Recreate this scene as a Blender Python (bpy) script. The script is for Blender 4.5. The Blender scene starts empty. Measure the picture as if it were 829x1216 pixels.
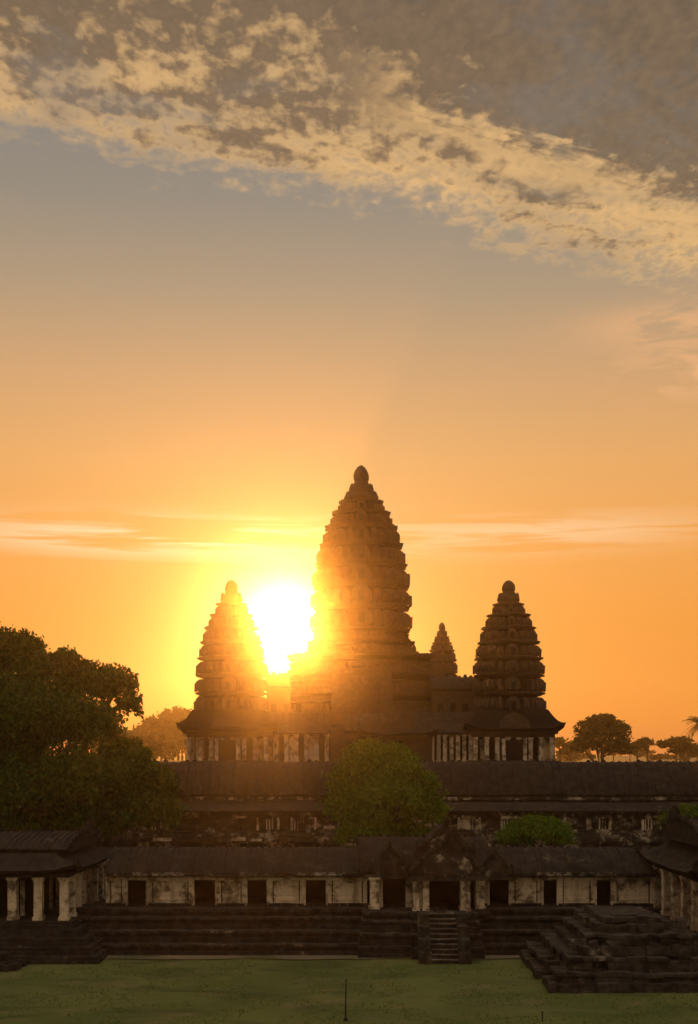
import bpy, bmesh, math, random
import numpy as np
from mathutils import Vector, noise
random.seed(7); rng=np.random.default_rng(11)
F=1400.0; H=13.4
def wx(px,Y): return (px-414.5)*Y/F
def wz(py,Y): return H-(py-895.0)*Y/F
def lin(r,g,b):
    f=lambda c:(c/255/12.92) if c/255<=.04045 else ((c/255+.055)/1.055)**2.4
    return (f(r),f(g),f(b),1)
scene=bpy.context.scene
COL=scene.collection

# ------------------------------------------------------------------ mesh builder
class MB:
    def __init__(s): s.v=[]; s.f=[]; s.m=[]
    def add(s,vs,fs,m=0):
        o=len(s.v); s.v+=[tuple(v) for v in vs]
        s.f+=[tuple(i+o for i in f) for f in fs]; s.m+=[m]*len(fs)
    def box(s,x0,x1,y0,y1,z0,z1,m=0):
        s.add([(x0,y0,z0),(x1,y0,z0),(x1,y1,z0),(x0,y1,z0),(x0,y0,z1),(x1,y0,z1),(x1,y1,z1),(x0,y1,z1)],
          [(0,3,2,1),(4,5,6,7),(0,1,5,4),(1,2,6,5),(2,3,7,6),(3,0,4,7)],m)
    def loft(s,rings,m=0,cap=True):
        n=len(rings[0]); vs=[p for r in rings for p in r]; fs=[]
        for k in range(len(rings)-1):
            for i in range(n):
                j=(i+1)%n
                fs.append((k*n+i,k*n+j,(k+1)*n+j,(k+1)*n+i))
        if cap:
            fs.append(tuple(reversed(range(n)))); fs.append(tuple((len(rings)-1)*n+i for i in range(n)))
        s.add(vs,fs,m)
    def exx(s,prof,x0,x1,m=0,n=1):
        s.loft([[(x0+(x1-x0)*k/n,y,z) for y,z in prof] for k in range(n+1)],m)
    def exy(s,prof,y0,y1,m=0,n=1):
        s.loft([[(x,y0+(y1-y0)*k/n,z) for x,z in prof] for k in range(n+1)],m)
    def tube(s,pts,rads,m=0,n=8):
        rings=[]
        for i,p in enumerate(pts):
            p=Vector(p); a=Vector(pts[max(i-1,0)]); b=Vector(pts[min(i+1,len(pts)-1)])
            d=(b-a).normalized(); u=d.cross(Vector((.3,1,.1))).normalized(); w=d.cross(u)
            rings.append([tuple(p+(u*math.cos(t)+w*math.sin(t))*rads[i]) for t in [2*math.pi*k/n for k in range(n)]])
        s.loft(rings,m)
    def lathe(s,cx,cy,prof,n=20,m=0):
        s.loft([[(cx+r*math.cos(2*math.pi*k/n),cy+r*math.sin(2*math.pi*k/n),z) for k in range(n)] for r,z in prof],m)
    def leafstone(s,c,nrm,w,h,t,m=0):
        nx,ny=nrm; tx,ty=-ny,nx
        o=[(-.42,0,0),(-.52,.3,.5),(-.46,.62,.55),(-.26,.9,.35),(0,1.08,.1),(.26,.9,.35),(.46,.62,.55),(.52,.3,.5),(.42,0,0)]
        fr=[];bk=[]
        for a,b,q in o:
            x=c[0]+tx*a*w; y=c[1]+ty*a*w; z=c[2]+b*h
            fr.append((x+nx*t*(.35+q),y+ny*t*(.35+q),z)); bk.append((x-nx*t*.6,y-ny*t*.6,z))
        s.loft([bk,fr],m)
    def scale(s,c,nrm,w,h,t,m=0):
        # big overlapping antefix : wide rounded lobe that swells outward low down and curls in at the top
        nx,ny=nrm; tx,ty=-ny,nx
        rings=[]
        for (zf,wf,of) in [(0,.40,.15),(.12,.5,.8),(.35,.5,1.05),(.6,.46,1.0),(.82,.34,.75),(.97,.16,.35)]:
            z=c[2]+h*zf; r=[]
            for (a,d) in [(-1,-1.0),(-1,0),(-.7,.75),(0,1),(.7,.75),(1,0),(1,-1.0)]:
                oo=t*of*max(d,0) if d>=0 else -t*1.2
                x=c[0]+tx*a*w*wf+nx*oo; y=c[1]+ty*a*w*wf+ny*oo
                r.append((x,y,z))
            rings.append(r)
        s.loft(rings,m)
    def course(s,x0,x1,y0,depth,z0,z1,m=0,L=1.1,j=.04,miss=0):
        x=x0
        while x<x1-.05:
            l=min(L*random.uniform(.6,1.4),x1-x)
            if random.random()>=miss:
                q=random.uniform(-j,j); e=random.uniform(0,j*.5)
                s.box(x+.012,x+l-.012,y0+q,y0+depth+q*.3,z0,z1-e,m)
            x+=l
    def coursey(s,y0,y1,x0,x1,z0,z1,m=0,L=1.1,j=.04,miss=0):
        y=y0
        while y<y1-.05:
            l=min(L*random.uniform(.6,1.4),y1-y)
            if random.random()>=miss:
                q=random.uniform(-j,j); e=random.uniform(0,j*.5)
                s.box(x0+q,x1+q,y+.012,y+l-.012,z0,z1-e,m)
            y+=l
    def done(s,name,mats,parent=None,jit=0.0,fr=1.0,smooth=False):
        me=bpy.data.meshes.new(name)
        if jit:
            vs=[]
            for v in s.v:
                n=noise.noise_vector(Vector(v)*fr)*jit
                vs.append((v[0]+n.x,v[1]+n.y,v[2]+n.z))
        else: vs=s.v
        me.from_pydata(vs,[],s.f)
        for m in mats: me.materials.append(m)
        me.polygons.foreach_set('material_index',s.m)
        if smooth: me.polygons.foreach_set('use_smooth',[True]*len(s.f))
        me.update()
        bm=bmesh.new(); bm.from_mesh(me); bmesh.ops.recalc_face_normals(bm,faces=bm.faces); bm.to_mesh(me); bm.free()
        ob=bpy.data.objects.new(name,me); COL.objects.link(ob)
        if parent: ob.parent=parent
        return ob
def empty(name):
    e=bpy.data.objects.new(name,None); COL.objects.link(e); return e

# ------------------------------------------------------------------ node helpers
class NT:
    def __init__(s,nt): s.nt=nt
    def n(s,t,**k):
        nd=s.nt.nodes.new(t)
        for a,b in k.items(): setattr(nd,a,b)
        return nd
    def L(s,a,b):
        if isinstance(a,(int,float,tuple,list)): b.default_value=a
        else: s.nt.links.new(a,b)
    def M(s,op,a,b=None,c=None,clamp=False):
        nd=s.n('ShaderNodeMath',operation=op,use_clamp=clamp); s.L(a,nd.inputs[0])
        if b is not None: s.L(b,nd.inputs[1])
        if c is not None: s.L(c,nd.inputs[2])
        return nd.outputs[0]
    def ss(s,x,a,b,lo=0.,hi=1.):
        nd=s.n('ShaderNodeMapRange',interpolation_type='SMOOTHSTEP'); s.L(x,nd.inputs[0])
        for i,v in enumerate((a,b,lo,hi)): nd.inputs[i+1].default_value=v
        return nd.outputs[0]
    def xyz(s,x,y,z):
        nd=s.n('ShaderNodeCombineXYZ'); s.L(x,nd.inputs[0]); s.L(y,nd.inputs[1]); s.L(z,nd.inputs[2]); return nd.outputs[0]
    def noise(s,vec,scale,detail=4,rough=.55,dist=0.):
        nd=s.n('ShaderNodeTexNoise'); s.L(vec,nd.inputs['Vector'])
        nd.inputs['Scale'].default_value=scale; nd.inputs['Detail'].default_value=detail
        nd.inputs['Roughness'].default_value=rough; nd.inputs['Distortion'].default_value=dist
        return nd.outputs[0]
    def mix(s,f,a,b,bt='MIX'):
        nd=s.n('ShaderNodeMix',data_type='RGBA',blend_type=bt); s.L(f,nd.inputs[0]); s.L(a,nd.inputs[6]); s.L(b,nd.inputs[7]); return nd.outputs[2]
    def ramp(s,x,st):
        nd=s.n('ShaderNodeValToRGB'); s.L(x,nd.inputs[0]); cr=nd.color_ramp
        while len(cr.elements)<len(st): cr.elements.new(.5)
        for e,(p,c) in zip(cr.elements,st): e.position=p; e.color=c
        return nd.outputs[0]
def newmat(name):
    m=bpy.data.materials.new(name); m.use_nodes=True; nt=NT(m.node_tree)
    b=m.node_tree.nodes['Principled BSDF']; b.inputs['Specular IOR Level'].default_value=.12
    b.inputs['Roughness'].default_value=.92
    return m,nt,b

def stone(name,dark,mid,pale,palamt,bw=1.1,bh=.42,mort=.5,bump=.5,streak=.5):
    m,t,b=newmat(name)
    tc=t.n('ShaderNodeTexCoord').outputs['Object']
    sp=t.n('ShaderNodeSeparateXYZ'); t.L(tc,sp.inputs[0]); x,y,z=sp.outputs
    big=t.noise(tc,.35,6,.6); med=t.noise(tc,1.7,6,.65); fine=t.noise(tc,9,5,.7)
    st=t.noise(t.xyz(t.M('MULTIPLY',x,1.6),t.M('MULTIPLY',y,1.6),t.M('MULTIPLY',z,.22)),1.0,5,.6)
    c=t.mix(t.ss(med,.35,.65),dark,mid)
    pm=t.M('ADD',t.M('MULTIPLY',big,.55),t.M('MULTIPLY',med,.45))
    c=t.mix(t.ss(pm,.62-palamt*.35,.70-palamt*.3),c,pale)
    c=t.mix(t.M('MULTIPLY',t.ss(st,.5,.68),streak),c,dark)
    br=t.n('ShaderNodeTexBrick'); t.L(t.xyz(t.M('ADD',x,y),z,0.),br.inputs['Vector'])
    br.inputs['Scale'].default_value=1; br.inputs['Brick Width'].default_value=bw; br.inputs['Row Height'].default_value=bh
    br.inputs['Mortar Size'].default_value=.018; br.inputs['Mortar Smooth'].default_value=.3
    br.inputs['Color1'].default_value=(.75,.75,.75,1); br.inputs['Color2'].default_value=(1.1,1.05,1.,1); br.inputs['Mortar'].default_value=(.35,.35,.35,1)
    c=t.mix(mort,c,br.outputs[0],'MULTIPLY')
    c=t.mix(.6,c,t.ramp(fine,[(.3,(.55,.55,.55,1)),(.7,(1.25,1.25,1.25,1))]),'MULTIPLY')
    t.L(c,b.inputs['Base Color'])
    h=t.M('ADD',t.M('MULTIPLY',med,.6),t.M('MULTIPLY',fine,.35)); h=t.M('SUBTRACT',h,t.M('MULTIPLY',br.outputs['Fac'],.35))
    bp=t.n('ShaderNodeBump'); bp.inputs['Strength'].default_value=bump; bp.inputs['Distance'].default_value=.15
    t.L(h,bp.inputs['Height']); t.L(bp.outputs[0],b.inputs['Normal'])
    return m
M_DARK=stone('dark_laterite',(.013,.0105,.008,1),(.042,.033,.025,1),(.17,.14,.10,1),.04)
M_MOUND=stone('weathered_laterite',(.018,.014,.011,1),(.06,.048,.036,1),(.19,.16,.12,1),.14,.9,.4,.3)
M_STEP=stone('pale_step_stone',(.05,.04,.03,1),(.13,.105,.08,1),(.25,.21,.16,1),.2,.9,.4,.3)  # paler than the stair risers, laid on the treads
M_TOW=stone('tower_sandstone',(.055,.036,.023,1),(.08,.054,.035,1),(.11,.08,.055,1),.10,1.2,.5,.5,.6,.3)
M_TREC=stone('dark_roof_and_recess_shade',(.009,.006,.004,1),(.017,.012,.008,1),(.03,.022,.015,1),.0)  # darker tower stone: recess shade painted in; also on corner tower roofs
M_PALE=stone('pale_sandstone',(.11,.08,.052,1),(.43,.335,.22,1),(.55,.45,.31,1),.5,1.3,.6,.35,.4,.6)
M_WALL=stone('enclosure_stone',(.02,.016,.012,1),(.06,.047,.034,1),(.34,.28,.20,1),.32,1.1,.4,.5,.5,.6)
M_ROOF=stone('roof_stone',(.015,.012,.0095,1),(.038,.030,.023,1),(.09,.073,.055,1),.12,.45,2.0,.4,.6)
M_VOID=stone('interior_shade_stone',(.006,.005,.004,1),(.012,.01,.008,1),(.018,.015,.012,1),.0)  # near-black stone; shade of doorways, niches and interiors painted in

# ------------------------------------------------------------------ towers
Q=[(1,.0),(1,.32),(.9,.32),(.9,.54),(.75,.54),(.75,.75),(.54,.75),(.54,.9),(.32,.9),(.32,1)]
def redent():
    pts=[]
    for k in range(4):
        c,s_=[(1,0),(0,1),(-1,0),(0,-1)][k]
        for (a,b) in Q: pts.append((a*c-b*s_,a*s_+b*c))
    return pts
RP=redent()
def ring(cx,cy,r,z): return [(cx+x*r,cy+y*r,z) for x,y in RP]
def tower(mb,cx,cy,tiers,crown):
    for ti,(z0,z1,r) in enumerate(tiers):
        h=z1-z0
        # recessed drum with shade painted in as darker stone, then a projecting double cornice
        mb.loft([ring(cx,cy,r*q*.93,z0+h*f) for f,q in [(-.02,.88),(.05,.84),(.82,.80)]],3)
        mb.loft([ring(cx,cy,r*q*.93,z0+h*f) for f,q in [(.78,.82),(.81,.93),(.85,.95),(.87,1.03),(.95,1.04),(1,.92)]],0)
        for k in range(4):
            c,s_=[(1,0),(0,1),(-1,0),(0,-1)][k]
            for (a,b,w,hh,tt) in [(.83,0,.42,.80,.19),(.78,.33,.19,.68,.16),(.78,-.33,.19,.68,.16),(.71,.5,.17,.68,.16),(.71,-.5,.17,.68,.16),(.6,.63,.17,.68,.16),(.6,-.63,.17,.68,.16)]:
                if random.random()<.03: continue
                X=cx+(a*c-b*s_)*r; Yy=cy+(a*s_+b*c)*r
                bb_=b*.75
                d=Vector((a*c-bb_*s_,a*s_+bb_*c)).normalized()
                mb.scale((X,Yy,z0+h*.0),(d.x,d.y),w*r,h*hh*random.uniform(.93,1.04),r*tt*random.uniform(.9,1.1))
            nx,ny=c,s_; tx,ty=-s_,c
            ax_=cx+nx*r*1.0; ay_=cy+ny*r*1.0; hw=r*.06
            mb.box(ax_-(hw if nx==0 else r*.03),ax_+(hw if nx==0 else r*.03),ay_-(hw if ny==0 else r*.03),ay_+(hw if ny==0 else r*.03),z0+h*.06,z0+h*.46,2)  # near-black block painted as the niche's shade
            for sgn in (-1,1):
                px_=ax_+tx*sgn*r*.09; py_=ay_+ty*sgn*r*.09
                mb.box(px_-r*.026,px_+r*.026,py_-r*.04,py_+r*.04,z0+h*.03,z0+h*.52)
    for (zb,zt,r) in crown[:-1]:
        h=zt-zb
        mb.lathe(cx,cy,[(r*.78,zb),(r*.95,zb+h*.2),(r*1.04,zb+h*.45),(r*.98,zb+h*.7),(r*.7,zt)],20)
        for k in range(12):
            a=2*math.pi*k/12
            mb.leafstone((cx+math.cos(a)*r*.85,cy+math.sin(a)*r*.85,zb+h*.3),(math.cos(a),math.sin(a)),r*.4,h*.75,r*.12)
    zb,zt,r=crown[-1]; h=zt-zb
    mb.lathe(cx,cy,[(r*.9,zb),(r*1.0,zb+h*.12),(r*.86,zb+h*.2),(r*1.0,zb+h*.35),(r*.97,zb+h*.55),(r*.8,zb+h*.75),(r*.5,zb+h*.92),(r*.12,zt)],20)

temple=empty('stone_temple')
Yc=150; s=Yc/F; cx=wx(429,Yc)
def T(bounds,Y,hw,k=1.0):
    return [(wz(bounds[i],Y),wz(bounds[i+1],Y),hw[i]*Y/F*k) for i in range(len(hw))]
mb=MB()
tiers=T([747,721,696,671,647,626,609,596],Yc,[59,58.5,56,51,44.5,36,27])
crown=T([597,586,576],Yc,[20,14.5])+[(wz(577,Yc),wz(553,Yc),9.5*s)]
tower(mb,cx,Yc,tiers,crown)
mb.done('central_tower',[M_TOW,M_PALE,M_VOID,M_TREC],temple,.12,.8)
mb=MB()
for (pb,pt,hw) in [(905,872,150),(872,848,124),(848,824,112),(824,800,102),(800,778,94),(778,761,69),(761,746,63)]:
    z0,z1=wz(pb,Yc),wz(pt,Yc); r=hw*s*.93; h=z1-z0
    mb.loft([ring(cx,Yc+2,r*q,z0+h*f-.01*f) for f,q in [(0,1.0),(.12,1.0),(.18,.96),(.45,.95)]],0)
    mb.loft([ring(cx,Yc+2,r*q,z0+h*f-.01*f) for f,q in [(.44,.94),(.5,.98),(.56,.95)]],0)
    mb.loft([ring(cx,Yc+2,r*q,z0+h*f-.01*f) for f,q in [(.55,.93),(.8,.93)]],1)  # recessed band darkened, its shade painted in
    mb.loft([ring(cx,Yc+2,r*q,z0+h*f-.01*f) for f,q in [(.79,.96),(.86,1.0),(1,1.0)]],0)
    n=int(hw/7)
    for k in range(-n,n+1):
        if random.random()<.25 or abs(k)<1: continue
        X=cx+k*r/n*.9
        if abs(X-cx)<.32*r: yy=Yc+2-r
        elif abs(X-cx)<.54*r: yy=Yc+2-.9*r
        elif abs(X-cx)<.75*r: yy=Yc+2-.75*r
        else: continue
        mb.leafstone((X,yy+.25,z1-.1),(0,-1),r/n*.75,random.uniform(.5,1.1),.25)
sx0,sx1=cx-2.2,cx+2.2
z0=12.4; zt=wz(800,Yc)
N=26
for i in range(N):
    a=i/N; mb.box(sx0,sx1,133.5+a*9.0,150,z0+(zt-z0)*a,z0+(zt-z0)*(i+1)/N)
for sd in (-1,1):
    for i in range(6):
        a=i/6; mb.box(cx+sd*2.9-.7,cx+sd*2.9+.7,133.2+a*9,151,z0+(zt-z0)*a,z0+(zt-z0)*(i+1)/6+.3)
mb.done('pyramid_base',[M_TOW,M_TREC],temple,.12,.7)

def curved_roof(y0,y1,ze,zr,n=7,thick=.25):
    ym=(y0+y1)/2; p=[]
    for i in range(n+1):
        a=i/n; yy=y0+(ym-y0)*a; p.append((yy,ze+(zr-ze)*math.sin(a*math.pi/2)**.8))
    for i in range(n-1,-1,-1):
        a=i/n; yy=y1+(ym-y1)*a; p.append((yy,ze+(zr-ze)*math.sin(a*math.pi/2)**.8))
    p+= [(y1-.2,ze-thick),(y0+.2,ze-thick)]
    return p
def ribs(mb,x0,x1,y0,y1,ze,zr,step,w,h,m=0,n=7):
    # raised stone rolls imitating tile covers, running from ridge to eave
    ym=(y0+y1)/2; x=x0
    while x<x1:
        hh=h*random.uniform(.6,1.2); q=random.uniform(-.03,.03)
        pr=[]
        for i in range(n+1):
            a=i/n; pr.append((y0+(ym-y0)*a, ze+(zr-ze)*math.sin(a*math.pi/2)**.8))
        rings=[[(x+q,yy,zz-.05),(x+q+w*.2,yy-hh*.5,zz+hh),(x+q+w*.8,yy-hh*.5,zz+hh),(x+q+w,yy,zz-.05)] for yy,zz in pr]
        if random.random()>.04: mb.loft(rings,m)
        x+=step
def ridge_stubs(mb,x0,x1,y,z,step=.55,h=.4,miss=.3,m=0):
    x=x0
    while x<x1:
        if random.random()>miss: mb.leafstone((x,y,z-.05),(0,-1),step*.6,h*random.uniform(.6,1.1),.08,m)
        x+=step
def hiproof(mb,x0,x1,y0,y1,ze,zt,inset,lift=.5,m=0,n=6):
    rings=[]
    K=8
    def rect(a,z,li):
        X0,X1,Y0,Y1=x0+a,x1-a,y0+a,y1-a; pts=[]
        for (ax,ay,bx,by) in [(X0,Y0,X1,Y0),(X1,Y0,X1,Y1),(X1,Y1,X0,Y1),(X0,Y1,X0,Y0)]:
            for k in range(K):
                t=k/K; c=abs(2*t-1)**5
                pts.append((ax+(bx-ax)*t,ay+(by-ay)*t,z+li*c))
        return pts
    rings.append(rect(.25,ze-.25,lift))
    for i in range(n+1):
        a=i/n; rings.append(rect(inset*a,ze+(zt-ze)*a**1.35,lift*(1-a)**2))
    mb.loft(rings,m)

def pillared(mb,x0,x1,y0,y1,z0,z1,nx,ny,w=.45,m=1,core=2,inset=1.6):
    for i in range(nx):
        X=x0+w/2+(x1-x0-w)*i/(nx-1)
        for Y in (y0+w/2,y1-w/2): col(mb,X,Y,z0,z1,w,m)
    for j in range(1,ny-1):
        Y=y0+w/2+(y1-y0-w)*j/(ny-1)
        for X in (x0+w/2,x1-w/2): col(mb,X,Y,z0,z1,w,m)
    mb.box(x0+inset,x1-inset,y0+inset,y1-inset,z0,z1,core)
def col(mb,X,Y,z0,z1,w,m):
    h=z1-z0; a=w/2
    w2=a*random.uniform(.95,1.05)
    mb.box(X-a*1.25,X+a*1.25,Y-a*1.25,Y+a*1.25,z0,z0+h*.08,m)
    mb.box(X-w2,X+w2,Y-w2,Y+w2,z0+h*.08,z1-h*.1,m)
    mb.box(X-a*1.15,X+a*1.15,Y-a*1.15,Y+a*1.15,z1-h*.1,z1-h*.05,m)
    mb.box(X-a*1.35,X+a*1.35,Y-a*1.35,Y+a*1.35,z1-h*.05,z1,m)

Yt=138; st=Yt/F
for pc in (275,604):
    mb=MB(); X=wx(pc,Yt)
    tiers=T([845,822,801,781,762,745,730,717],Yt,[43,42.5,41,37.5,33,26.5,19])
    crown=T([718,706],Yt,[13])+[(wz(707,Yt),wz(689,Yt),8*st)]
    tower(mb,X,Yt,tiers,crown)
    zc=wz(867,Yt); zt=wz(846,Yt)
    hiproof(mb,X-5.7,X+5.7,Yt-5.7,Yt+5.7,zc,zt+.2,1.7,.75,3)
    mb.box(X-4.9,X+4.9,Yt-4.9,Yt+4.9,zc-.55,zc-.24)
    mb.box(X-4.6,X+4.6,Yt-4.6,Yt+4.6,zc-.9,zc-.55)
    z0=wz(903,Yt)
    pillared(mb,X-4.6,X+4.6,Yt-4.6,Yt+4.6,z0,zc-.9,8,8,.48,1,2,1.3)
    for q in (-3.3,3.3): mb.box(X+q-.45,X+q+.45,Yt-3.6,Yt-3.2,z0+.2,zc-1.1,1)
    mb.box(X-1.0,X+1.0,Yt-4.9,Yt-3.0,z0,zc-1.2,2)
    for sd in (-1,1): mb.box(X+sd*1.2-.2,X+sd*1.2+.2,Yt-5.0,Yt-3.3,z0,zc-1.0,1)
    mb.leafstone((X,Yt-5.2,zc-.4),(0,-1),3.4,2.2,.3)
    mb.box(X-5.2,X+5.2,Yt-5.2,Yt+5.2,11.9,z0-.003)
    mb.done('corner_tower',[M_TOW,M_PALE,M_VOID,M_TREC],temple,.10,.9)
mb=MB(); Yr=176; sr=Yr/F; X=wx(525,Yr)
tower(mb,X,Yr,T([830,812,797,783,772,763,756],Yr,[19.5,19,18,15.5,12.5,9]),[(wz(757,Yr),wz(750,Yr),6*sr),(wz(751,Yr),wz(739,Yr),4*sr)])
mb.loft([ring(X,Yr,2.9,11),ring(X,Yr,2.7,wz(828,Yr))])
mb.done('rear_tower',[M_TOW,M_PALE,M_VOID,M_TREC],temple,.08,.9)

mb=MB()
zf=12.45; zw=wz(868,136)
xL,xR=wx(318,Yt),wx(566,Yt)
prof=curved_roof(135.6,142.4,zw,wz(846,139))
mb.exx(prof,xL,xR,3,24)
ribs(mb,xL,xR,135.6,142.4,zw,wz(846,139),.8,.3,.1,3)
ridge_stubs(mb,xL,xR,139,wz(846,139),.6,.4)
mb.box(xL,xR,136.6,141.6,zf,zw-.25,0)
x=xL+.4
while x<xR-.6:
    if not(cx-3.8<x<cx+3.8):
        pale=1 if (random.random()<.8) else 0
        col(mb,x,136.2,zf,zw-.25,.45,pale)
        r_=random.random()
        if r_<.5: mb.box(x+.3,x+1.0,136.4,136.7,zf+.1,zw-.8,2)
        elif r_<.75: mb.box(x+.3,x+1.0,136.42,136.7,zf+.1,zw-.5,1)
    x+=1.3
for (a,b,t_) in [(318,345,801),(512,568,804)]:
    z1=wz(t_,145)
    mb.box(wx(a,145),wx(b,145),142.5,148,zf,z1-1.6,0)
    mb.exx(curved_roof(142.1,148.4,z1-1.6,z1),wx(a,145)-.2,wx(b,145),3,6)
    ridge_stubs(mb,wx(a,145),wx(b,145),145.2,z1,.7,.4,.25)
    for k in range(3):
        mb.box(wx(a,145)+.6+k*1.5,wx(a,145)+1.3+k*1.5,142.35,142.6,zf+5.5,zf+7,2)
X0,X1=wx(432,132),wx(516,132); zp=wz(871,132)
mb.box(X0+.4,X1-.4,132.4,137,zf,zp-.3,0)
for k in range(6):
    X=X0+.5+(X1-X0-1)*k/5; col(mb,X,131.8,zf,zp-.3,.42,0)
mb.box(X0+3.2,X0+4.9,132.2,132.5,zf,zp-.8,2)
hiproof(mb,X0-.5,X1+.5,131.0,138,zp,wz(848,134),1.9,.5,3)
mb.leafstone(((X0+X1)/2,131.6,zp-.1),(0,-1),3.6,2.6,.3,0)
X0,X1=wx(503,134),wx(562,134)
for k in range(8):
    col(mb,X0+.3+(X1-X0-.6)*k/7,134.2,zf,wz(870,134)-.2,.42,1)
mb.box(X0,X1,135.2,135.6,zf,wz(870,134)-.2,2)
mb.exx([(133.6,wz(870,134)-.15),(133.6,wz(870,134)),(136.4,wz(858,134)),(136.4,wz(870,134)-.15)],X0-.2,X1+.2,3,10)
X0,X1=wx(328,134),wx(388,134)
for k in range(6):
    X=X0+(X1-X0)*k/5; col(mb,X,134.2,zf,wz(870,134)-.2,.45,1)
    if k in(1,3): mb.box(X+.3,X+.95,134.6,134.9,zf,wz(874,134),1)
mb.box(X0,X1,135.2,135.6,zf,wz(870,134)-.2,2)
mb.exx([(133.6,wz(870,134)-.15),(133.6,wz(870,134)),(136.4,wz(856,134)),(136.4,wz(870,134)-.15)],X0-.2,X1+.2,3,10)
mb.done('upper_gallery',[M_TOW,M_PALE,M_VOID,M_ROOF],temple,.06,.9)
mb=MB()
mb.box(-26,28,118.6,190,0,12.3)
for i in range(5): mb.course(-26-i*.1,28+i*.1,118.3-i*.25,1.5,12.4-(i+1)*.6,12.4-i*.6,0,1.6)
mb.box(-25.6,27.6,119,189,12.3,12.42)
mb.done('upper_terrace',[M_DARK],temple)

# ------------------------------------------------------------------ enclosure gallery
encl=empty('enclosure_gallery'); mb=MB()
XL,XR=-48,52
prof=curved_roof(112.2,118.2,9.5,12.62)
mb.exx(prof,XL,XR,1,90)
ribs(mb,XL,XR,112.2,118.2,9.5,12.62,.75,.28,.09,1)
ridge_stubs(mb,XL,XR,115.2,12.62,.7,.28,.45,1)
mb.course(XL,XR,112.0,1.0,9.0,9.28,0,1.4,.04)
mb.box(XL,XR,112.45,118,1.5,9.25,0)
mb.exx([(110.6,7.9),(110.6,8.05),(111.4,8.6),(112.5,8.95),(112.5,7.9)],XL,XR,1,60)
zz=7.9
for i,(h,dy) in enumerate([(.3,111.0),(.35,111.25),(1.0,111.5),(.3,111.2),(.35,110.9),(.5,110.6),(.45,110.9),(.6,110.5),(.5,110.1),(.7,109.7),(.9,109.4)]):
    mb.course(XL,XR,dy,2.2,zz-h,zz,2 if i in(2,5,8) else 0,1.5,.05); zz-=h
for i in range(120):
    a=random.uniform(XL,XR); ww=random.uniform(.5,1.6); zc_=random.choice([7.28,6.3,5.2,4.7,4.0]); dy={7.28:111.15,6.3:111.38,5.2:110.45,4.7:110.75,4.0:110.35}[zc_]
    mb.box(a,a+ww,dy,dy+.3,zc_,zc_+random.choice([.22,.3,.3,.45]),3 if random.random()<.35 else 2)
x=XL+2
while x<XR-3:
    if random.random()<.7:
        w=random.uniform(1.4,2.2)
        mb.box(x-.22,x,111.15,111.6,6.2,7.4,3); mb.box(x+w,x+w+.22,111.15,111.6,6.2,7.4,3)
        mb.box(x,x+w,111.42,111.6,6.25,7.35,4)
        for k in range(int(w/.28)): mb.box(x+.1+k*.28,x+.22+k*.28,111.28,111.52,6.25,7.25,0 if random.random()<.5 else 3)
        if random.random()<.25: mb.box(x+.02,x+w-.02,111.33,111.6,6.25,7.2,3)
    x+=random.uniform(3,5.5)
mb.done('wall_and_roof',[M_WALL,M_ROOF,M_WALL,M_PALE,M_VOID],encl,.07,.5)

# ------------------------------------------------------------------ front gallery
fg=empty('front_gallery')
Yw=81.5; k=Yw/F
def X(px): return wx(px,Yw)
mb=MB()
zf=2.86; ze=5.2; zr=6.72
xl,xr=X(126),X(776)
op=[(150,176,0),(229,258,0),(292,319,0),(361,389,0),(579,606,0),(643,663,0),(706,727,0)]
segs=[]; last=126
for a,b,_ in op:
    if last<430 and a>430:
        segs.append((last,436)); last=572
    segs.append((last,a)); last=b
segs.append((last,776))
for a,b in segs:
    xa,xb=X(a),X(b)
    mb.box(xa,xb,Yw,Yw+.7,zf,ze-.3,0)
    for e in (xa,xb):
        sgn=1 if e==xa else -1
        mb.box(min(e,e+sgn*.28),max(e,e+sgn*.28),Yw-.12,Yw+.1,zf,ze-.55,0)
        mb.box(min(e+sgn*.29,e+sgn*.36),max(e+sgn*.29,e+sgn*.36),Yw-.02,Yw+.1,zf+.25,ze-.6,1)
    mb.course(xa,xb,Yw-.16,.3,zf,zf+.22,1,.9,.02)
    mb.course(xa-.05,xb+.05,Yw-.18,.3,ze-.55,ze-.35,0,.9,.02)
    if xb-xa>2:
        mb.box(xa+.45,xb-.45,Yw-.05,Yw+.1,zf+.42,zf+.5,0); mb.box(xa+.45,xb-.45,Yw-.05,Yw+.1,ze-.85,ze-.77,0)
for a,b,_ in op:
    mb.box(X(a),X(b),Yw+.05,Yw+.6,ze-.55,ze-.3,0)
    mb.box(X(a)-.02,X(b)+.02,Yw-.05,Yw+.5,zf,zf+.1,1)
    for e in (X(a)+.06,X(b)-.06): mb.box(e-.06,e+.06,Yw-.2,Yw+.1,zf+.1,ze-.56,0)
mb.box(xl,xr,Yw+.04,Yw+.62,ze-.3,ze-.05,1)
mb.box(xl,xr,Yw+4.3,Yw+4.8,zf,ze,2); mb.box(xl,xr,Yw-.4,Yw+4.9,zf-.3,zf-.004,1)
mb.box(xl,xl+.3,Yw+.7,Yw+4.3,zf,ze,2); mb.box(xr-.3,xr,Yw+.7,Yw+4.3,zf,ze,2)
mb.done('gallery_wall',[M_PALE,M_DARK,M_VOID],fg,.03,.9)
mb=MB()
for a,b in [(128,428),(580,776)]:
    mb.exx(curved_roof(Yw-.75,Yw+5.6,ze,zr,9),X(a),X(b),0,60)
    ribs(mb,X(a),X(b),Yw-.75,Yw+5.6,ze,zr,.42,.17,.07,0,9)
    ridge_stubs(mb,X(a),X(b),Yw+2.45,zr,.5,.22,.5)
    mb.course(X(a),X(b),Yw-.82,.4,ze-.16,ze+.06,1,.5,.03)
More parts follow.
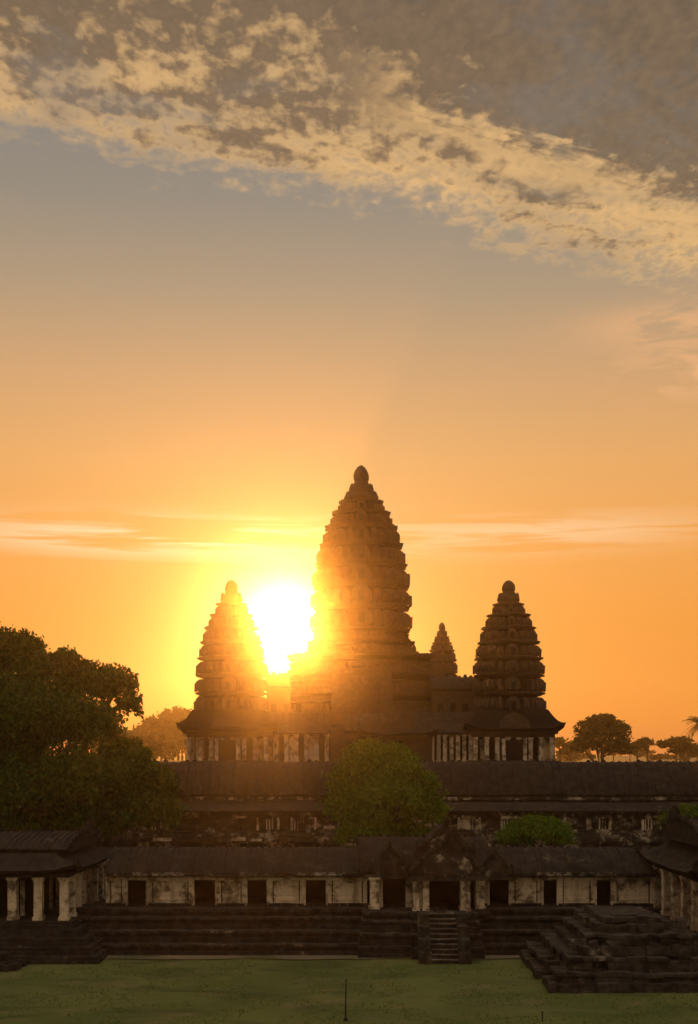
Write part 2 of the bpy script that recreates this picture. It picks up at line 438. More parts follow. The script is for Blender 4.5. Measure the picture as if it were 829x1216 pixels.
mb.exx(curved_roof(Yw-.9,Yw+5.8,ze+.3,zr+.75,9),X(428)-.1,X(580)+.1,0,30)
ribs(mb,X(428),X(579),Yw-.9,Yw+5.8,ze+.3,zr+.75,.42,.17,.07,0,9)
ridge_stubs(mb,X(428),X(580),Yw+2.45,zr+.75,.5,.3,.3)
def gable(mb,xc,hw,y0,y1,ze,zr,m=0,face=None):
    p=[]; n=8
    for i in range(n+1):
        a=i/n; p.append((xc-hw+hw*a, ze+(zr-ze)*(math.sin(a*math.pi/2)**1.0*.75+.25*a**3)))
    p+=[(2*xc-x_,z_) for x_,z_ in reversed(p[:-1])]
    p+=[(xc+hw-.15,ze-.2),(xc-hw+.15,ze-.2)]
    mb.exy(p,y0,y1,m,8)
    for sd in (-1,1):
        for i in range(n+1):
            a=i/n; x_,z_=p[i]; xx=xc+sd*(xc-x_)
            mb.leafstone((xx,y0-.02,z_-.05),(0,-1),.34,.3,.12,2)
        mb.leafstone((xc+sd*(hw+.05),y0,ze-.1),(0,-1),.35,.8,.14,2)
    mb.leafstone((xc,y0,zr-.1),(0,-1),.4,.65,.14,2)
    if face is not None:
        mb.leafstone((xc,y0-.08,ze),(0,-1),hw*1.2,(zr-ze)*.7,.12,face)
        mb.leafstone((xc,y0-.18,ze+.1),(0,-1),hw*.55,(zr-ze)*.45,.12,2)
        mb.box(xc-hw+.1,xc+hw-.1,y0-.12,y0+.2,ze-.28,ze+.02,2)
gable(mb,X(527),2.7,78.6,84,ze+.02,7.6,0,1)
gable(mb,X(527),1.9,80.6,85,ze+1.4,8.35,0,1)
gable(mb,X(462),1.75,80.0,84,ze+.0,6.95,0,1)
gable(mb,X(585),1.1,80.4,84,ze+.0,6.5,0,1)
mb.done('gallery_roof',[M_ROOF,M_WALL,M_MOUND],fg,.05,.8)
mb=MB()
for a,b,Y in [(436,453,80.2),(489,511,79.2),(545,560,79.2),(563,577,80.4)]:
    xa,xb=wx(a,Y),wx(b,Y); xm=(xa+xb)/2; w=(xb-xa)
    for q in ((-1,1) if w>1.0 else (0,)):
        col(mb,xm+q*w*.27,Y,zf,ze-.2,.42 if w>1 else .6,0)
    col(mb,xm,Y+1.3,zf,ze-.2,.5,0)
mb.box(X(433),X(487),79.9,80.5,ze-.22,ze-.02,1)
mb.box(wx(486,79),wx(566,79),78.9,79.5,ze-.2,ze+.02,1)
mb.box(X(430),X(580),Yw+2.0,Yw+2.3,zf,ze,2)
mb.box(X(452)-.15,X(452)+.15,Yw-.5,Yw,zf,ze-.25,0)
mb.box(X(484)-.15,X(484)+.3,Yw-.6,Yw,zf,ze-.25,0)
mb.box(X(430),X(578),79.3,Yw+2,zf-.4,zf,1)
mb.done('entrance_porch',[M_PALE,M_DARK,M_VOID],fg,.03,.9)
mb=MB()
mb.box(xl-4,xr+4,80.8,88,0,zf-.3)
pl=[(0,.32,78.0),(.32,.62,78.2),(.62,.8,78.05),(.8,1.15,78.75),(1.15,1.42,78.9),(1.42,1.58,78.7),(1.58,1.95,79.5),(1.95,2.2,79.65),(2.2,2.36,79.45),(2.36,2.66,80.3),(2.66,2.86,80.15)]
for z0,z1,y in pl:
    mb.course(xl-3.5,xr+3.5,y,2.5,z0,z1,1 if z1-z0<.21 else 0,1.0,.04)
for z0,z1,y in pl:
    d=1.1+(y-78)*.35; mm=1 if z1-z0<.21 else 0
    mb.course(X(424)+(y-78)*.15,X(484),y-d*.9,2.5,z0,z1-.002,mm,.8,.03)
    mb.course(X(484),wx(573,78)-(y-78)*.15,y-d*1.25,2.8,z0,z1-.001,mm,.8,.03)
xs0,xs1=wx(511,76),wx(544,76); n=10
for i in range(n):
    mb.course(xs0,xs1,75.0+i*.3,3.5,zf*i/n,zf*(i+1)/n-.06,0,.9,.02)
    mb.course(xs0,xs1,74.95+i*.3,3.5,zf*(i+1)/n-.058,zf*(i+1)/n,2,.9,.02)
for xa in (xs0-.75,xs1):
    for i in range(4):
        mb.box(xa,xa+.75,74.9+i*.75,78.8,zf*i/4,zf*(i+1)/4+.05,1)
    mb.box(xa+.15,xa+.6,75.05,75.45,.75,1.25,1); mb.box(xa+.2,xa+.55,75.08,75.4,1.25,1.5,1)
mb.done('stepped_plinth',[M_DARK,M_MOUND,M_STEP],fg,.035,.9)

# ------------------------------------------------------------------ pavilions
def pavilion(name,x0,x1,y0,y1,zf,ze,zr,nx,ny,foot,ridge='X'):
    e=empty(name); mb=MB()
    nst=5
    mb.box(x0-.3,x1+.3,y0-.3,y1+.3,0,zf-.01)
    for i in range(nst*2):
        a=i/(nst*2); o=foot*(1-a)**1.0+(.15 if i%2 else 0)
        z0,z1=zf*a,zf*(i+1)/(nst*2)
        mb.course(x0-o,x1+o,y0-o,1.2,z0,z1,0,1.0,.04); mb.course(x0-o,x1+o,y1+o-1.2,1.2,z0,z1,0,1.0,.04)
        mb.coursey(y0-o+1.2,y1+o-1.2,x0-o,x0-o+1.2,z0,z1,0,1.0,.04); mb.coursey(y0-o+1.2,y1+o-1.2,x1+o-1.2,x1+o,z0,z1,0,1.0,.04)
        mb.box(x0-o+1,x1+o-1,y0-o+1,y1+o-1,z0,z1-.06)
    mb.done('stepped_base',[M_DARK],e,.03,.9)
    mb=MB()
    pillared(mb,x0,x1,y0,y1,zf,ze-.5,nx,ny,.55,0,1,2.4)
    mb.box(x0-.1,x1+.1,y0-.1,y1+.1,ze-.5,ze-.28,2)
    ym=(y0+y1)/2; xm=(x0+x1)/2
    for sd,xx in ((-1,x0+2.35),(1,x1-2.35)):
        for q in (-1,1): mb.box(xx-.12,xx+.12,ym+q*.9-.15,ym+q*.9+.15,zf,ze-.9,0)
    for q in (-1,1): mb.box(xm+q*.9-.15,xm+q*.9+.15,y0+2.22,y0+2.5,zf,ze-.9,0)
    mb.done('columns',[M_PALE,M_VOID,M_DARK],e,.03,.9)
    mb=MB()
    hiproof(mb,x0-.8,x1+.8,y0-.8,y1+.8,ze,ze+(zr-ze)*.5,1.9,.5)
    i=1.4
    mb.box(x0+i,x1-i,y0+i,y1-i,ze+.2,ze+(zr-ze)*.62)
    if ridge=='X':
        p=curved_roof(y0+.9,y1-.9,ze+(zr-ze)*.6,zr)
        mb.exx(p,x0+.2,x1-.2,0,20); ridge_stubs(mb,x0+.3,x1-.3,ym,zr,.45,.3,.25)
        ribs(mb,x0+.3,x1-.5,y0+.9,y1-.9,ze+(zr-ze)*.6,zr,.42,.17,.07)
        for xx,sd in ((x0+.1,-1),(x1-.1,1)):
            for q in range(9):
                a=q/8
                yy=y0+.9+(y1-y0-1.8)*a; zz=ze+(zr-ze)*.6+(zr-ze)*.4*math.sin(a*math.pi)**.8
                mb.leafstone((xx,yy,zz-.1),(sd,0),.5,.5,.14)
            mb.leafstone((xx+sd*.25,ym,zr-.1),(0,-1),.7,1.0,.2)
    for a in (x0-.8,x1+.8):
        for b in (y0-.8,y1+.8): mb.leafstone((a,b,ze+.3),(0,-1),.4,.7,.18)
    mb.done('curved_roof',[M_ROOF],e,.05,.8)
    return e
pavilion('library_pavilion',-27.5,-18.5,77.5,89.0,2.44,5.76,7.9,6,7,2.6,'X')
pavilion('library_pavilion',21.0,30.0,69.5,81.5,2.6,6.2,9.2,5,6,2.2,'X')

# ------------------------------------------------------------------ ruined stepped mound
mb=MB()
L=[(11.2,22.5,66.0),(11.9,22.0,66.35),(11.6,22.2,66.2),(12.6,21.3,66.9),(12.4,21.5,66.8),(13.3,20.5,67.5),(13.9,19.9,68.0),(13.6,20.1,67.85),(14.3,19.2,68.6),(14.8,18.3,69.1)]
z=0
for i,(a,b,y) in enumerate(L):
    h=[.55,.3,.25,.5,.22,.5,.45,.22,.5,.35][i]; y1=66+2*(71.5-66)-(y-66)+.5
    mb.course(a,b,y,1.3,z,z+h,0,.95,.12,.05); mb.course(a,b,y1-1.3,1.3,z,z+h,0,.95,.09)
    mb.coursey(y+1.3,y1-1.3,a,a+1.3,z,z+h,0,.95,.12,.05); mb.coursey(y+1.3,y1-1.3,b-1.3,b,z,z+h,0,.95,.09)
    mb.box(a+.9,b-.9,y+.9,y1-.9,z,z+h-.05); z+=h
for i in range(34):
    a=random.uniform(12.5,20); yy=random.uniform(66.5,68.6); zz=max(0,(yy-66)*1.35-.1)
    w=random.uniform(.2,.5); mb.box(a,a+w,yy,yy+w,zz,zz+w*1.1)
mb.done('ruined_stone_platform',[M_MOUND],None,.16,1.1)
mb=MB()
for i in range(14):
    a=random.uniform(-22.5,-20.9); yy=random.uniform(72.4,74.2); w=random.uniform(.3,.7); zz=random.choice([0,0,.35])
    mb.box(a,a+w,yy,yy+w,zz,zz+w*.7)
mb.done('fallen_stone_blocks',[M_DARK],None,.12,1.5)

# ------------------------------------------------------------------ ground
def groundmat(name,c1,c2,c3,sc,dk=(.03,.045,.012,1)):
    m,t,b=newmat(name); tc=t.n('ShaderNodeTexCoord').outputs['Object']
    sp=t.n('ShaderNodeSeparateXYZ'); t.L(tc,sp.inputs[0])
    el_=t.xyz(t.M('MULTIPLY',sp.outputs[0],.5),sp.outputs[1],0.)
    a=t.noise(tc,.12*sc,6,.6); bb=t.noise(el_,.5*sc,7,.7,.5); f=t.noise(tc,14,4,.8); g=t.noise(el_,.28*sc,6,.65,.8)
    c=t.mix(t.ss(a,.35,.65),c1,c2); c=t.mix(t.ss(bb,.48,.72,0,.8),c,c3)
    c=t.mix(t.ss(g,.48,.66,0,.7),c,dk)
    c=t.mix(.6,c,t.ramp(f,[(.25,(.5,.5,.5,1)),(.75,(1.4,1.4,1.3,1))]),'MULTIPLY')
    t.L(c,b.inputs['Base Color'])
    bp=t.n('ShaderNodeBump'); bp.inputs['Strength'].default_value=.7; bp.inputs['Distance'].default_value=.1
    t.L(t.M('ADD',f,t.M('MULTIPLY',bb,.8)),bp.inputs['Height']); t.L(bp.outputs[0],b.inputs['Normal'])
    return m
M_LAWN=groundmat('lawn_grass',(.068,.088,.022,1),(.105,.118,.032,1),(.145,.115,.056,1),1,(.034,.05,.015,1))
M_GND=groundmat('rough_ground',(.05,.06,.025,1),(.07,.06,.035,1),(.04,.05,.02,1),.3)
M_PATH=groundmat('bare_earth',(.17,.13,.085,1),(.12,.10,.065,1),(.09,.1,.04,1),1)
mb=MB(); mb.add([(-4000,-600,-.03),(4000,-600,-.03),(4000,7000,-.03),(-4000,7000,-.03)],[(0,1,2,3)]); mb.done('ground',[M_GND])
nx,ny=160,120; vs=[];fs=[]
for j in range(ny+1):
    for i in range(nx+1):
        x=-60+120*i/nx; y=5+85*j/ny
        vs.append((x,y,.0+.05*noise.noise(Vector((x*.15,y*.15,0)))+.02*noise.noise(Vector((x*.9,y*.9,3)))))
for j in range(ny):
    for i in range(nx):
        a=j*(nx+1)+i; fs.append((a,a+1,a+nx+2,a+nx+1))
mb=MB(); mb.add(vs,fs); mb.done('lawn',[M_LAWN],smooth=True)
mb=MB(); vs=[];fs=[]
for i in range(81):
    x=-20+36*i/80; w=.35+.25*noise.noise(Vector((x*.4,0,0)))
    for y in (77.0-w*1.2+.2*math.sin(x*.7),77.95): vs.append((x,y,.075))
for i in range(80): fs.append((2*i,2*i+2,2*i+3,2*i+1))
mb.add(vs,fs); mb.done('earth_path',[M_PATH])
mb=MB(); mb.box(-48,52,90,112,.1,2.2); mb.done('inner_courtyard',[M_GND])

# ------------------------------------------------------------------ foliage
def leafmat(name,c1,c2,trans):
    m=bpy.data.materials.new(name); m.use_nodes=True; t=NT(m.node_tree)
    for n in list(m.node_tree.nodes): m.node_tree.nodes.remove(n)
    out=t.n('ShaderNodeOutputMaterial'); g=t.n('ShaderNodeNewGeometry'); tc=t.n('ShaderNodeTexCoord').outputs['Object']
    r=t.M('ADD',t.M('MULTIPLY',g.outputs['Random Per Island'],.5),t.M('MULTIPLY',t.noise(tc,.6,3),.6))
    c=t.mix(t.ss(r,.3,.85),c1,c2)
    d=t.n('ShaderNodeBsdfDiffuse'); t.L(c,d.inputs[0]); tr=t.n('ShaderNodeBsdfTranslucent'); t.L(t.mix(1.,c,(1.3,1.3,.6,1),'MULTIPLY'),tr.inputs[0])
    mx=t.n('ShaderNodeMixShader'); mx.inputs[0].default_value=trans; t.L(d.outputs[0],mx.inputs[1]); t.L(tr.outputs[0],mx.inputs[2])
    t.L(mx.outputs[0],out.inputs[0]); return m
M_LBIG=leafmat('dark_leaves',(.022,.042,.010,1),(.07,.105,.02,1),.25)
M_LMID=leafmat('bright_leaves',(.045,.085,.012,1),(.13,.19,.025,1),.35)
M_LFAR=leafmat('far_leaves',(.03,.04,.015,1),(.06,.065,.025,1),.3)
M_BARK,tb,bb=newmat('bark'); tcb=tb.n('ShaderNodeTexCoord').outputs['Object']
tb.L(tb.ramp(tb.noise(tcb,3,6,.7),[(.3,(.03,.022,.015,1)),(.7,(.1,.075,.05,1))]),bb.inputs['Base Color'])
def leaves(clumps,nsub,nper,size,droop=0.,shell=.72,subr=.22,flat=1.):
    P=[]
    for (x,y,z,rx,ry,rz) in clumps:
        n=max(4,int(nsub*(rx*rz)))
        d=rng.normal(size=(n,3)); d/=np.linalg.norm(d,axis=1)[:,None]
        d[:,2]=np.where(d[:,2]<-.35,-d[:,2]*.6,d[:,2])
        rad=rng.uniform(shell,1.05,size=(n,1))
        c=np.array([x,y,z])+d*rad*np.array([rx,ry,rz])
        sr=subr*min(rx,rz)*rng.uniform(.6,1.5,size=(n,1,1))
        q=c[:,None,:]+rng.normal(size=(n,nper,3))*sr*np.array([1,1,.55*flat])
        if droop: q[:,:,2]-=np.abs(rng.normal(size=(n,nper)))*droop
        P.append(q.reshape(-1,3))
    P=np.concatenate(P); n=len(P)
    a=rng.normal(size=(n,3))
    if droop: a[:,2]-=1.2
    else: a[:,2]*=.6
    a/=np.linalg.norm(a,axis=1)[:,None]
    b=np.cross(a,rng.normal(size=(n,3))); b/=np.linalg.norm(b,axis=1)[:,None]
    s_=size*rng.uniform(.6,1.4,size=(n,1))
    V=np.stack([P-a*s_,P+b*s_*.5,P+a*s_,P-b*s_*.5],1).reshape(-1,3)
    return V
def leafmesh(name,V,mat,parent=None):
    n=len(V)//4; me=bpy.data.meshes.new(name); me.vertices.add(n*4); me.vertices.foreach_set('co',V.astype(np.float32).ravel())
    me.loops.add(n*4); me.loops.foreach_set('vertex_index',np.arange(n*4,dtype=np.int32))
    me.polygons.add(n); me.polygons.foreach_set('loop_start',np.arange(0,n*4,4,dtype=np.int32))
    me.materials.append(mat); me.update(calc_edges=True); me.validate()
    ob=bpy.data.objects.new(name,me); COL.objects.link(ob)
    if parent: ob.parent=parent
    return ob
def tree(name,base,top,r0,clumps,mat,nsub,nper,size,droop=0.,**k):
    e=empty(name); mb=MB(); b=Vector(base); t=Vector(top)
    pts=[b+(t-b)*a+Vector((math.sin(a*5)*.25,math.cos(a*4)*.2,0)) for a in (0,.08,.3,.55,.8,1)]
    mb.tube(pts,[r0*1.6,r0*1.05,r0*.9,r0*.8,r0*.65,r0*.45],0,10)
    for c in clumps:
        c0=Vector(c[:3]); s0=pts[random.choice([2,3,4])]; mid=(s0+c0)/2+Vector((random.uniform(-.4,.4),0,random.uniform(-.6,.2)))
        mb.tube([s0,mid,c0],[r0*.4,r0*.26,r0*.08],0,6)
        for q in range(4):
            d=Vector((random.uniform(-1,1)*c[3],random.uniform(-1,1)*c[4],random.uniform(-.2,.9)*c[5]))*.8
            mb.tube([mid,c0+d*.4,c0+d],[r0*.16,r0*.1,r0*.03],0,5)
    mb.done('trunk_and_limbs',[M_BARK],e,.03,2,True)
    leafmesh('foliage',leaves(clumps,nsub,nper,size,droop,**k),mat,e)
    return e
def C(px,py,Y,rpx,rpy,ry=None):
    q=Y/F; return (wx(px,Y),Y,wz(py,Y),rpx*q,(ry if ry else rpx*q),rpy*q)
Yb=97
cl=[C(8,776,Yb,36,32),C(-50,790,Yb+1,60,50),C(58,800,Yb-1,36,28),C(100,808,Yb,34,26),C(136,814,Yb+1,26,24),C(60,855,Yb-3,60,45),C(0,860,Yb-3,70,60),
    C(112,862,Yb-2,30,32),C(146,905,Yb-1,34,30),C(178,930,Yb,26,30),C(95,925,Yb-4,60,42),C(192,962,Yb,22,30),C(150,960,Yb-2,42,34),C(30,935,Yb-4,65,50),
    C(-40,930,Yb-4,60,60),C(15,990,Yb-5,36,28),C(100,975,Yb-3,45,30),C(-70,860,Yb,60,70),C(30,770,Yb+1,22,18),C(80,786,Yb-1,22,16),C(153,836,Yb,13,17)]
tree('banyan_tree',(wx(20,Yb),Yb,-.1),(wx(20,Yb),Yb,wz(850,Yb)),1.0,cl,M_LBIG,20,44,.19,.4,subr=.16)
Yg=97
cl=[C(440,905,Yg,30,26),C(465,915,Yg-1,32,28),C(420,925,Yg,26,26),C(495,935,Yg,26,26),C(415,960,Yg,26,32),C(460,955,Yg-2,40,38),C(503,965,Yg,24,30),C(440,990,Yg-1,38,24),C(490,995,Yg,32,20),C(470,893,Yg,16,13),C(427,892,Yg,18,12)]
tree('leafy_tree',(wx(458,Yg),Yg,2.2),(wx(458,Yg),Yg,wz(930,Yg)),.35,cl,M_LMID,30,36,.14,.12,subr=.17)
tree('round_shrub',(wx(636,97),97,2.2),(wx(636,97),97,wz(990,97)),.2,[C(636,990,97,30,22),C(612,995,97,20,18),C(660,993,97,20,18),C(625,978,97,14,10),C(645,978,97,16,10)],M_LMID,44,34,.12,.08,subr=.18)
tree('round_shrub',(wx(812,97),97,2.2),(wx(812,97),97,wz(980,97)),.2,[C(803,978,97,16,20),C(826,976,97,24,20),C(810,962,97,12,8)],M_LMID,44,34,.12,.08,subr=.18)
Yd=230
cl=[C(715,880,Yd,28,20),C(705,865,Yd,18,14),C(728,868,Yd,18,14),C(716,856,Yd,14,8),C(735,890,Yd,14,12),C(695,888,Yd,14,14)]
tree('broadleaf_tree',(wx(716,Yd),Yd,-.1),(wx(716,Yd),Yd,wz(880,Yd)),.5,cl,M_LFAR,9,30,.33,subr=.2)
cl=[]
Yd=300
for p,t_,r in [(190,858,22),(210,850,24),(172,866,18),(228,860,22),(200,880,34),(160,882,25),(135,880,30),(250,880,30),(300,885,26),(330,888,22),(183,868,24),(215,870,26)]:
    cl.append(C(p,t_+8,Yd,r,r*.65))
for i in range(46):
    p=random.uniform(560,1100); Y=random.uniform(380,480); cl.append(C(p,random.uniform(892,901),Y,random.uniform(12,26),random.uniform(5,10)))
for i in range(22):
    p=random.uniform(-380,240); Y=random.uniform(300,420); cl.append(C(p,random.uniform(872,892),Y,random.uniform(16,30),random.uniform(12,18)))
for p,t_,r in [(664,884,16),(756,884,14),(768,881,12),(802,883,18),(812,890,14),(676,889,12)]: cl.append(C(p,t_+3,310,r,r*.6))
mb=MB()
for c in cl: mb.tube([(c[0],c[1],-.2),(c[0]+.4,c[1],c[2]*.6),(c[0],c[1],c[2]+c[5]*.5)],[.5,.35,.1],0,6)
dt=empty('distant_trees'); mb.done('trunks',[M_BARK],dt)
leafmesh('foliage',leaves(cl,1.9,28,.7,subr=.26),M_LFAR,dt)
Yp=205; e=empty('palm_tree'); mb=MB(); px0=wx(831,Yp); zt=wz(858,Yp)
mb.tube([(px0+1,Yp,-.1),(px0+.6,Yp,zt*.5),(px0,Yp,zt)],[.32,.24,.2],0,8)
mb.done('trunk',[M_BARK],e)
mb=MB()
for i in range(34):
    az=2*math.pi*i/34*2.4; el=random.uniform(-.5,1.2); Ln=random.uniform(2.6,3.6)
    d=Vector((math.cos(az),math.sin(az),0)); pr=None; p=Vector((px0,Yp,zt))
    for k in range(9):
        a=k/8; q=p+d*Ln*a*math.cos(el*.7)+Vector((0,0,Ln*(a*math.sin(el)-.55*a*a)))
        if pr is not None:
            sd=(q-pr).cross(Vector((0,0,1))); sd=sd.normalized() if sd.length>1e-4 else Vector((1,0,0))
            for s1 in (-1,1):
                for w in (0,.5):
                    b0=pr.lerp(q,w); b1=pr.lerp(q,w+.3); tip=b0.lerp(b1,.8)+sd*s1*.75*math.sin(math.pi*min(a+.1,1)*.85)+Vector((0,0,-.3))+d*.2
                    mb.add([b0,b1,tip],[(0,1,2)])
        pr=q
mb.done('fronds',[M_LFAR],e)

n=16000; P=np.stack([rng.uniform(-26,26,n),rng.uniform(56.5,77.6,n),np.full(n,.01)],1)
keep=np.array([noise.noise(Vector((p[0]*.35,p[1]*.35,5)))>-.1 for p in P]); P=P[keep]; n=len(P)
a=rng.normal(size=(n,3))*np.array([.6,.6,0])+np.array([0,0,1.]); hgt=rng.uniform(.03,.08,size=(n,1)); b=np.stack([rng.normal(size=n),rng.normal(size=n),np.zeros(n)],1); b/=np.linalg.norm(b,axis=1)[:,None]
V=np.stack([P-b*.04,P+b*.04,P+a*hgt+b*.02,P+a*hgt-b*.02],1).reshape(-1,3)
M_TUFT=leafmat('tuft_grass',(.07,.098,.025,1),(.125,.145,.036,1),.3)
leafmesh('grass_tufts',V,M_TUFT)

M_IRON,ti,bi=newmat('weathered_iron'); tci=ti.n('ShaderNodeTexCoord').outputs['Object']
ti.L(ti.ramp(ti.noise(tci,8,4),[(.3,(.012,.011,.01,1)),(.7,(.03,.025,.02,1))]),bi.inputs['Base Color'])
mb=MB(); X0=wx(410.5,59.2)
mb.tube([(X0,59.2,-.1),(X0,59.2,.9),(X0+.02,59.2,2.0)],[.05,.035,.03],0,8)
mb.tube([(X0,59.2,0),(X0,59.2,.12)],[.14,.09],0,10); mb.tube([(X0+.02,59.2,1.98),(X0+.02,59.2,2.08)],[.05,.03],0,8)
mb.done('metal_post',[M_IRON])
mb=MB(); X0=wx(644,59.0); mb.tube([(X0,59,-.1),(X0+.01,59,.25),(X0,59,.45)],[.04,.035,.03],0,8); mb.tube([(X0,59,.44),(X0,59,.5)],[.05,.04],0,8); mb.done('ground_stake',[M_IRON])

# ------------------------------------------------------------------ light
sv=Vector(((338-414.5)/F,1,(895-742)/F)).normalized()
el=math.asin(sv.z); az=math.atan2(sv.x,sv.y)
sun=bpy.data.lights.new('sun','SUN'); sun.energy=4.6; sun.angle=math.radians(.5); sun.color=(1,.42,.08)
so=bpy.data.objects.new('sun',sun); COL.objects.link(so); so.rotation_euler=(-sv).to_track_quat('-Z','Y').to_euler(); so.location=(0,0,80)
hz=bpy.data.materials.new('morning_haze'); hz.use_nodes=True; nt=hz.node_tree
for n_ in list(nt.nodes): nt.nodes.remove(n_)
o=nt.nodes.new('ShaderNodeOutputMaterial'); ad=nt.nodes.new('ShaderNodeAddShader')
for i_,(dens,g_,c_) in enumerate([(.00022,.965,(1,.68,.32,1)),(.00010,.5,(1,.8,.6,1))]):
    vsn=nt.nodes.new('ShaderNodeVolumeScatter'); vsn.inputs['Density'].default_value=dens; vsn.inputs['Anisotropy'].default_value=g_
    vsn.inputs['Color'].default_value=c_; nt.links.new(vsn.outputs[0],ad.inputs[i_])
nt.links.new(ad.outputs[0],o.inputs['Volume'])
mb=MB(); mb.box(-200,200,-60,520,-2,46); mb.done('morning_haze',[hz])

# ------------------------------------------------------------------ sky
w=bpy.data.worlds.new('World'); scene.world=w; w.use_nodes=True; t=NT(w.node_tree)
for n_ in list(w.node_tree.nodes): w.node_tree.nodes.remove(n_)
out=t.n('ShaderNodeOutputWorld'); bg=t.n('ShaderNodeBackground'); tc=t.n('ShaderNodeTexCoord').outputs['Generated']
sp=t.n('ShaderNodeSeparateXYZ'); t.L(tc,sp.inputs[0]); x,y,z=sp.outputs
sky=t.n('ShaderNodeTexSky',sky_type='NISHITA'); sky.sun_disc=False; sky.sun_elevation=el; sky.sun_rotation=az; sky.dust_density=3
hyp=t.M('SQRT',t.M('ADD',t.M('MULTIPLY',x,x),t.M('MULTIPLY',y,y))); te=t.M('DIVIDE',z,t.M('MAXIMUM',hyp,.01))
f=t.M('DIVIDE',te,1.3,clamp=True)
def rp(py): return max(0,(895-py)/1400/1.3)
col_=t.ramp(f,[(0,lin(218,130,66)),(rp(850),lin(229,140,60)),(rp(740),lin(234,150,62)),(rp(640),lin(233,160,82)),(rp(550),lin(224,165,102)),(rp(450),lin(202,159,117)),(rp(350),lin(170,149,126)),(rp(240),lin(143,136,128)),(rp(100),lin(126,125,125)),(rp(0),lin(108,112,118)),(1.,lin(84,92,108))])
back=t.ss(y,-.6,.85)
colb=t.ramp(f,[(0,lin(208,172,136)),(.3,lin(196,174,154)),(1,lin(120,120,126))])  # sky behind the camera, unseen; raised and warmed as added fill
col_=t.mix(back,colb,col_)
zc=t.M('MAXIMUM',z,.03); u=t.M('DIVIDE',x,zc); v=t.M('DIVIDE',y,zc)
e0=t.M('SUBTRACT',t.M('ADD',t.M('MULTIPLY',u,.48),2.13),v)
al=t.M('ADD',t.M('MULTIPLY',u,.9),t.M('MULTIPLY',v,.43)); ac=t.M('SUBTRACT',t.M('MULTIPLY',v,.9),t.M('MULTIPLY',u,.43))
n1=t.noise(t.xyz(t.M('MULTIPLY',al,.55),ac,0.),3.2,6,.6,.6)
n2=t.noise(t.xyz(t.M('MULTIPLY',u,1.5),v,2.),17,4,.5,.3)
n3=t.noise(t.xyz(t.M('MULTIPLY',al,.5),t.M('MULTIPLY',ac,1.3),5.),9,5,.55,.8)
n4=t.noise(t.xyz(t.M('MULTIPLY',u,1.5),v,9.),40,3,.5,.2)
n5=t.noise(t.xyz(t.M('MULTIPLY',al,.8),ac,14.),4.5,4,.5,.4)
S=lambda n_,k_: t.M('MULTIPLY',t.M('SUBTRACT',n_,.5),k_)
A=lambda a_,b_: t.M('ADD',a_,b_)
ee=A(A(e0,S(n1,.42)),A(S(n2,.30),A(S(n3,.28),S(n4,.12))))
mask=t.ss(ee,-.08,.16)
cr=t.M('SUBTRACT',t.M('ADD',t.M('MULTIPLY',u,-.35),1.70),v)
mask=t.M('MULTIPLY',mask,t.M('SUBTRACT',1.,t.M('MULTIPLY',t.ss(A(cr,S(n3,.3)),0.,.16),t.ss(u,.15,.3))))
s2=t.M('SUBTRACT',v,t.M('ADD',t.M('MULTIPLY',u,.74),1.72))
s2=A(s2,S(n3,.45)); s2=A(s2,S(n2,.3))
streak=t.M('MULTIPLY',t.M('MULTIPLY',t.ss(s2,-.05,.05),t.ss(s2,.2,.05)),t.ss(u,-.05,.15))
dap=A(S(n2,.65),S(n4,.45))
thick=t.ss(A(A(ee,dap),A(S(n1,.35),S(n5,.75))),.03,.40)
thick=t.M('MULTIPLY',thick,t.M('SUBTRACT',1.,t.M('MULTIPLY',streak,.75)))
ccol=t.mix(thick,lin(220,180,128),lin(116,98,80))
ccol=t.mix(.6,ccol,t.ramp(A(t.M('MULTIPLY',n2,.5),t.M('MULTIPLY',n4,.5)),[(.36,(.70,.69,.68,1)),(.64,(1.40,1.30,1.14,1))]),'MULTIPLY')
ccol=t.mix(back,lin(180,160,142),ccol)
gap=t.ss(A(n1,S(n2,-.25)),.66,.48,.6,1.)
col_=t.mix(t.M('MULTIPLY',t.M('MULTIPLY',mask,gap),.93),col_,ccol)
ov=t.ss(te,.7,1.4,1.,3.6)  # unseen overhead sky brightened as added fill on the lawn
col_=t.mix(1.,col_,t.xyz(ov,t.M('MULTIPLY',ov,.98),t.M('MULTIPLY',ov,.90)),'MULTIPLY')
azx=t.M('DIVIDE',x,t.M('MAXIMUM',y,.05))
def gau(s_,c,wd): 
    d=t.M('DIVIDE',t.M('SUBTRACT',s_,c),wd); return t.M('EXPONENT',t.M('MULTIPLY',t.M('MULTIPLY',d,d),-1.))
nc=t.noise(t.xyz(t.M('MULTIPLY',azx,5.),t.M('MULTIPLY',te,75.),1.),1.,5,.55,.4)
nc2=t.noise(t.xyz(t.M('MULTIPLY',azx,9.),t.M('MULTIPLY',te,26.),7.),1.5,6,.6,.5)
tl=t.M('ADD',te,t.M('MULTIPLY',azx,-.01))
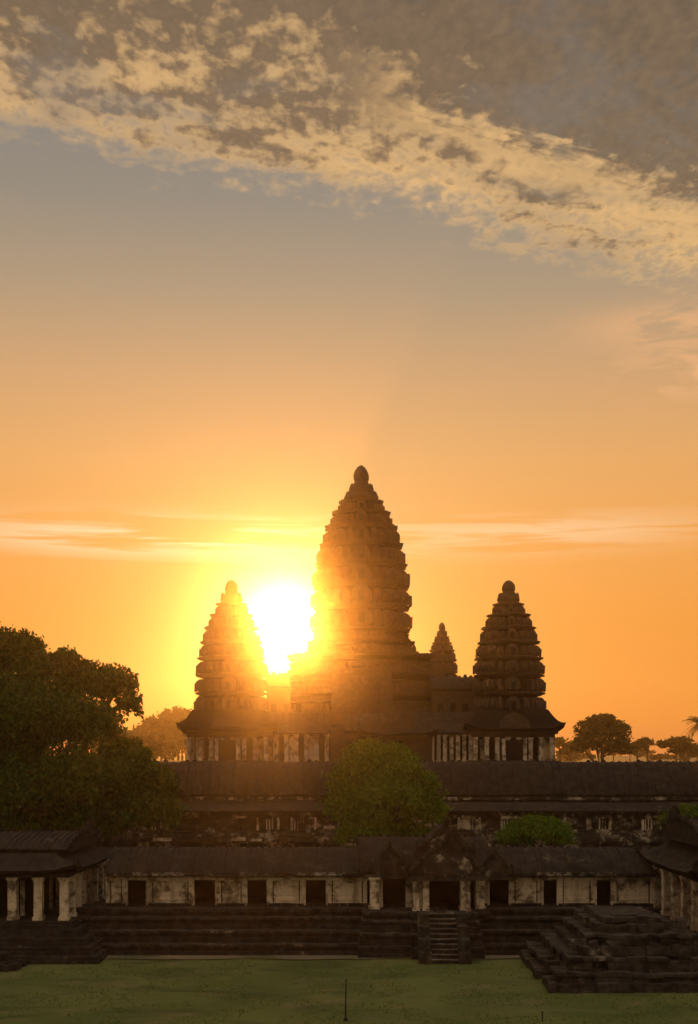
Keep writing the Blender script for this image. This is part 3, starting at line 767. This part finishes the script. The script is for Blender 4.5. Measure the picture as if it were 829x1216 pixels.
c1=t.M('MULTIPLY',t.M('MULTIPLY',t.ss(nc,.43,.56),gau(tl,.183,.015)),t.M('ADD',gau(azx,-.15,.16),t.M('MULTIPLY',gau(azx,.16,.14),.45)))
c1=t.M('MULTIPLY',c1,t.ss(y,0.,.4))
col_=t.mix(t.M('MULTIPLY',c1,.95,clamp=True),col_,(1.0,.74,.46,1))
c2=A(t.M('MULTIPLY',gau(azx,.285,.05),gau(te,.312,.02)),t.M('MULTIPLY',t.M('MULTIPLY',gau(azx,.27,.07),gau(te,.352,.016)),.8))
c2=t.M('MULTIPLY',t.M('MULTIPLY',c2,t.ss(nc2,.36,.5)),t.ss(y,0.,.4))
col_=t.mix(t.M('MULTIPLY',c2,.95,clamp=True),col_,lin(230,174,122))
dp=t.n('ShaderNodeVectorMath',operation='DOT_PRODUCT'); t.L(tc,dp.inputs[0]); dp.inputs[1].default_value=sv
th=t.M('SQRT',t.M('MAXIMUM',t.M('MULTIPLY',t.M('SUBTRACT',1.,dp.outputs['Value']),2.),0.))
def glow(k_,amp,c):
    g=t.M('MULTIPLY',t.M('EXPONENT',t.M('DIVIDE',th,-k_)),amp)
    return t.mix(1.,t.xyz(g,g,g),c,'MULTIPLY')
for k_,amp,c in [(.010,12.,(1,.85,.55,1)),(.032,1.6,(1,.76,.44,1)),(.11,.14,(1,.55,.18,1))]:
    col_=t.mix(1.,col_,glow(k_,amp,c),'ADD')
col_=t.mix(1.,col_,t.mix(1.,sky.outputs[0],(.003,.003,.003,1),'MULTIPLY'),'ADD')
t.L(col_,bg.inputs[0]); bg.inputs[1].default_value=1.; t.L(bg.outputs[0],out.inputs[0])

# ------------------------------------------------------------------ camera
cam=bpy.data.cameras.new('camera'); co=bpy.data.objects.new('camera',cam); COL.objects.link(co)
co.location=(0,0,H); co.rotation_euler=(math.radians(90),0,0)
cam.sensor_fit='VERTICAL'; cam.sensor_height=36; cam.sensor_width=36; cam.lens=36*F/1216; cam.shift_y=(895-608)/1216
cam.clip_end=12000; cam.clip_start=.1
scene.camera=co
scene.view_settings.view_transform='Standard'; scene.view_settings.look='None'; scene.view_settings.exposure=0
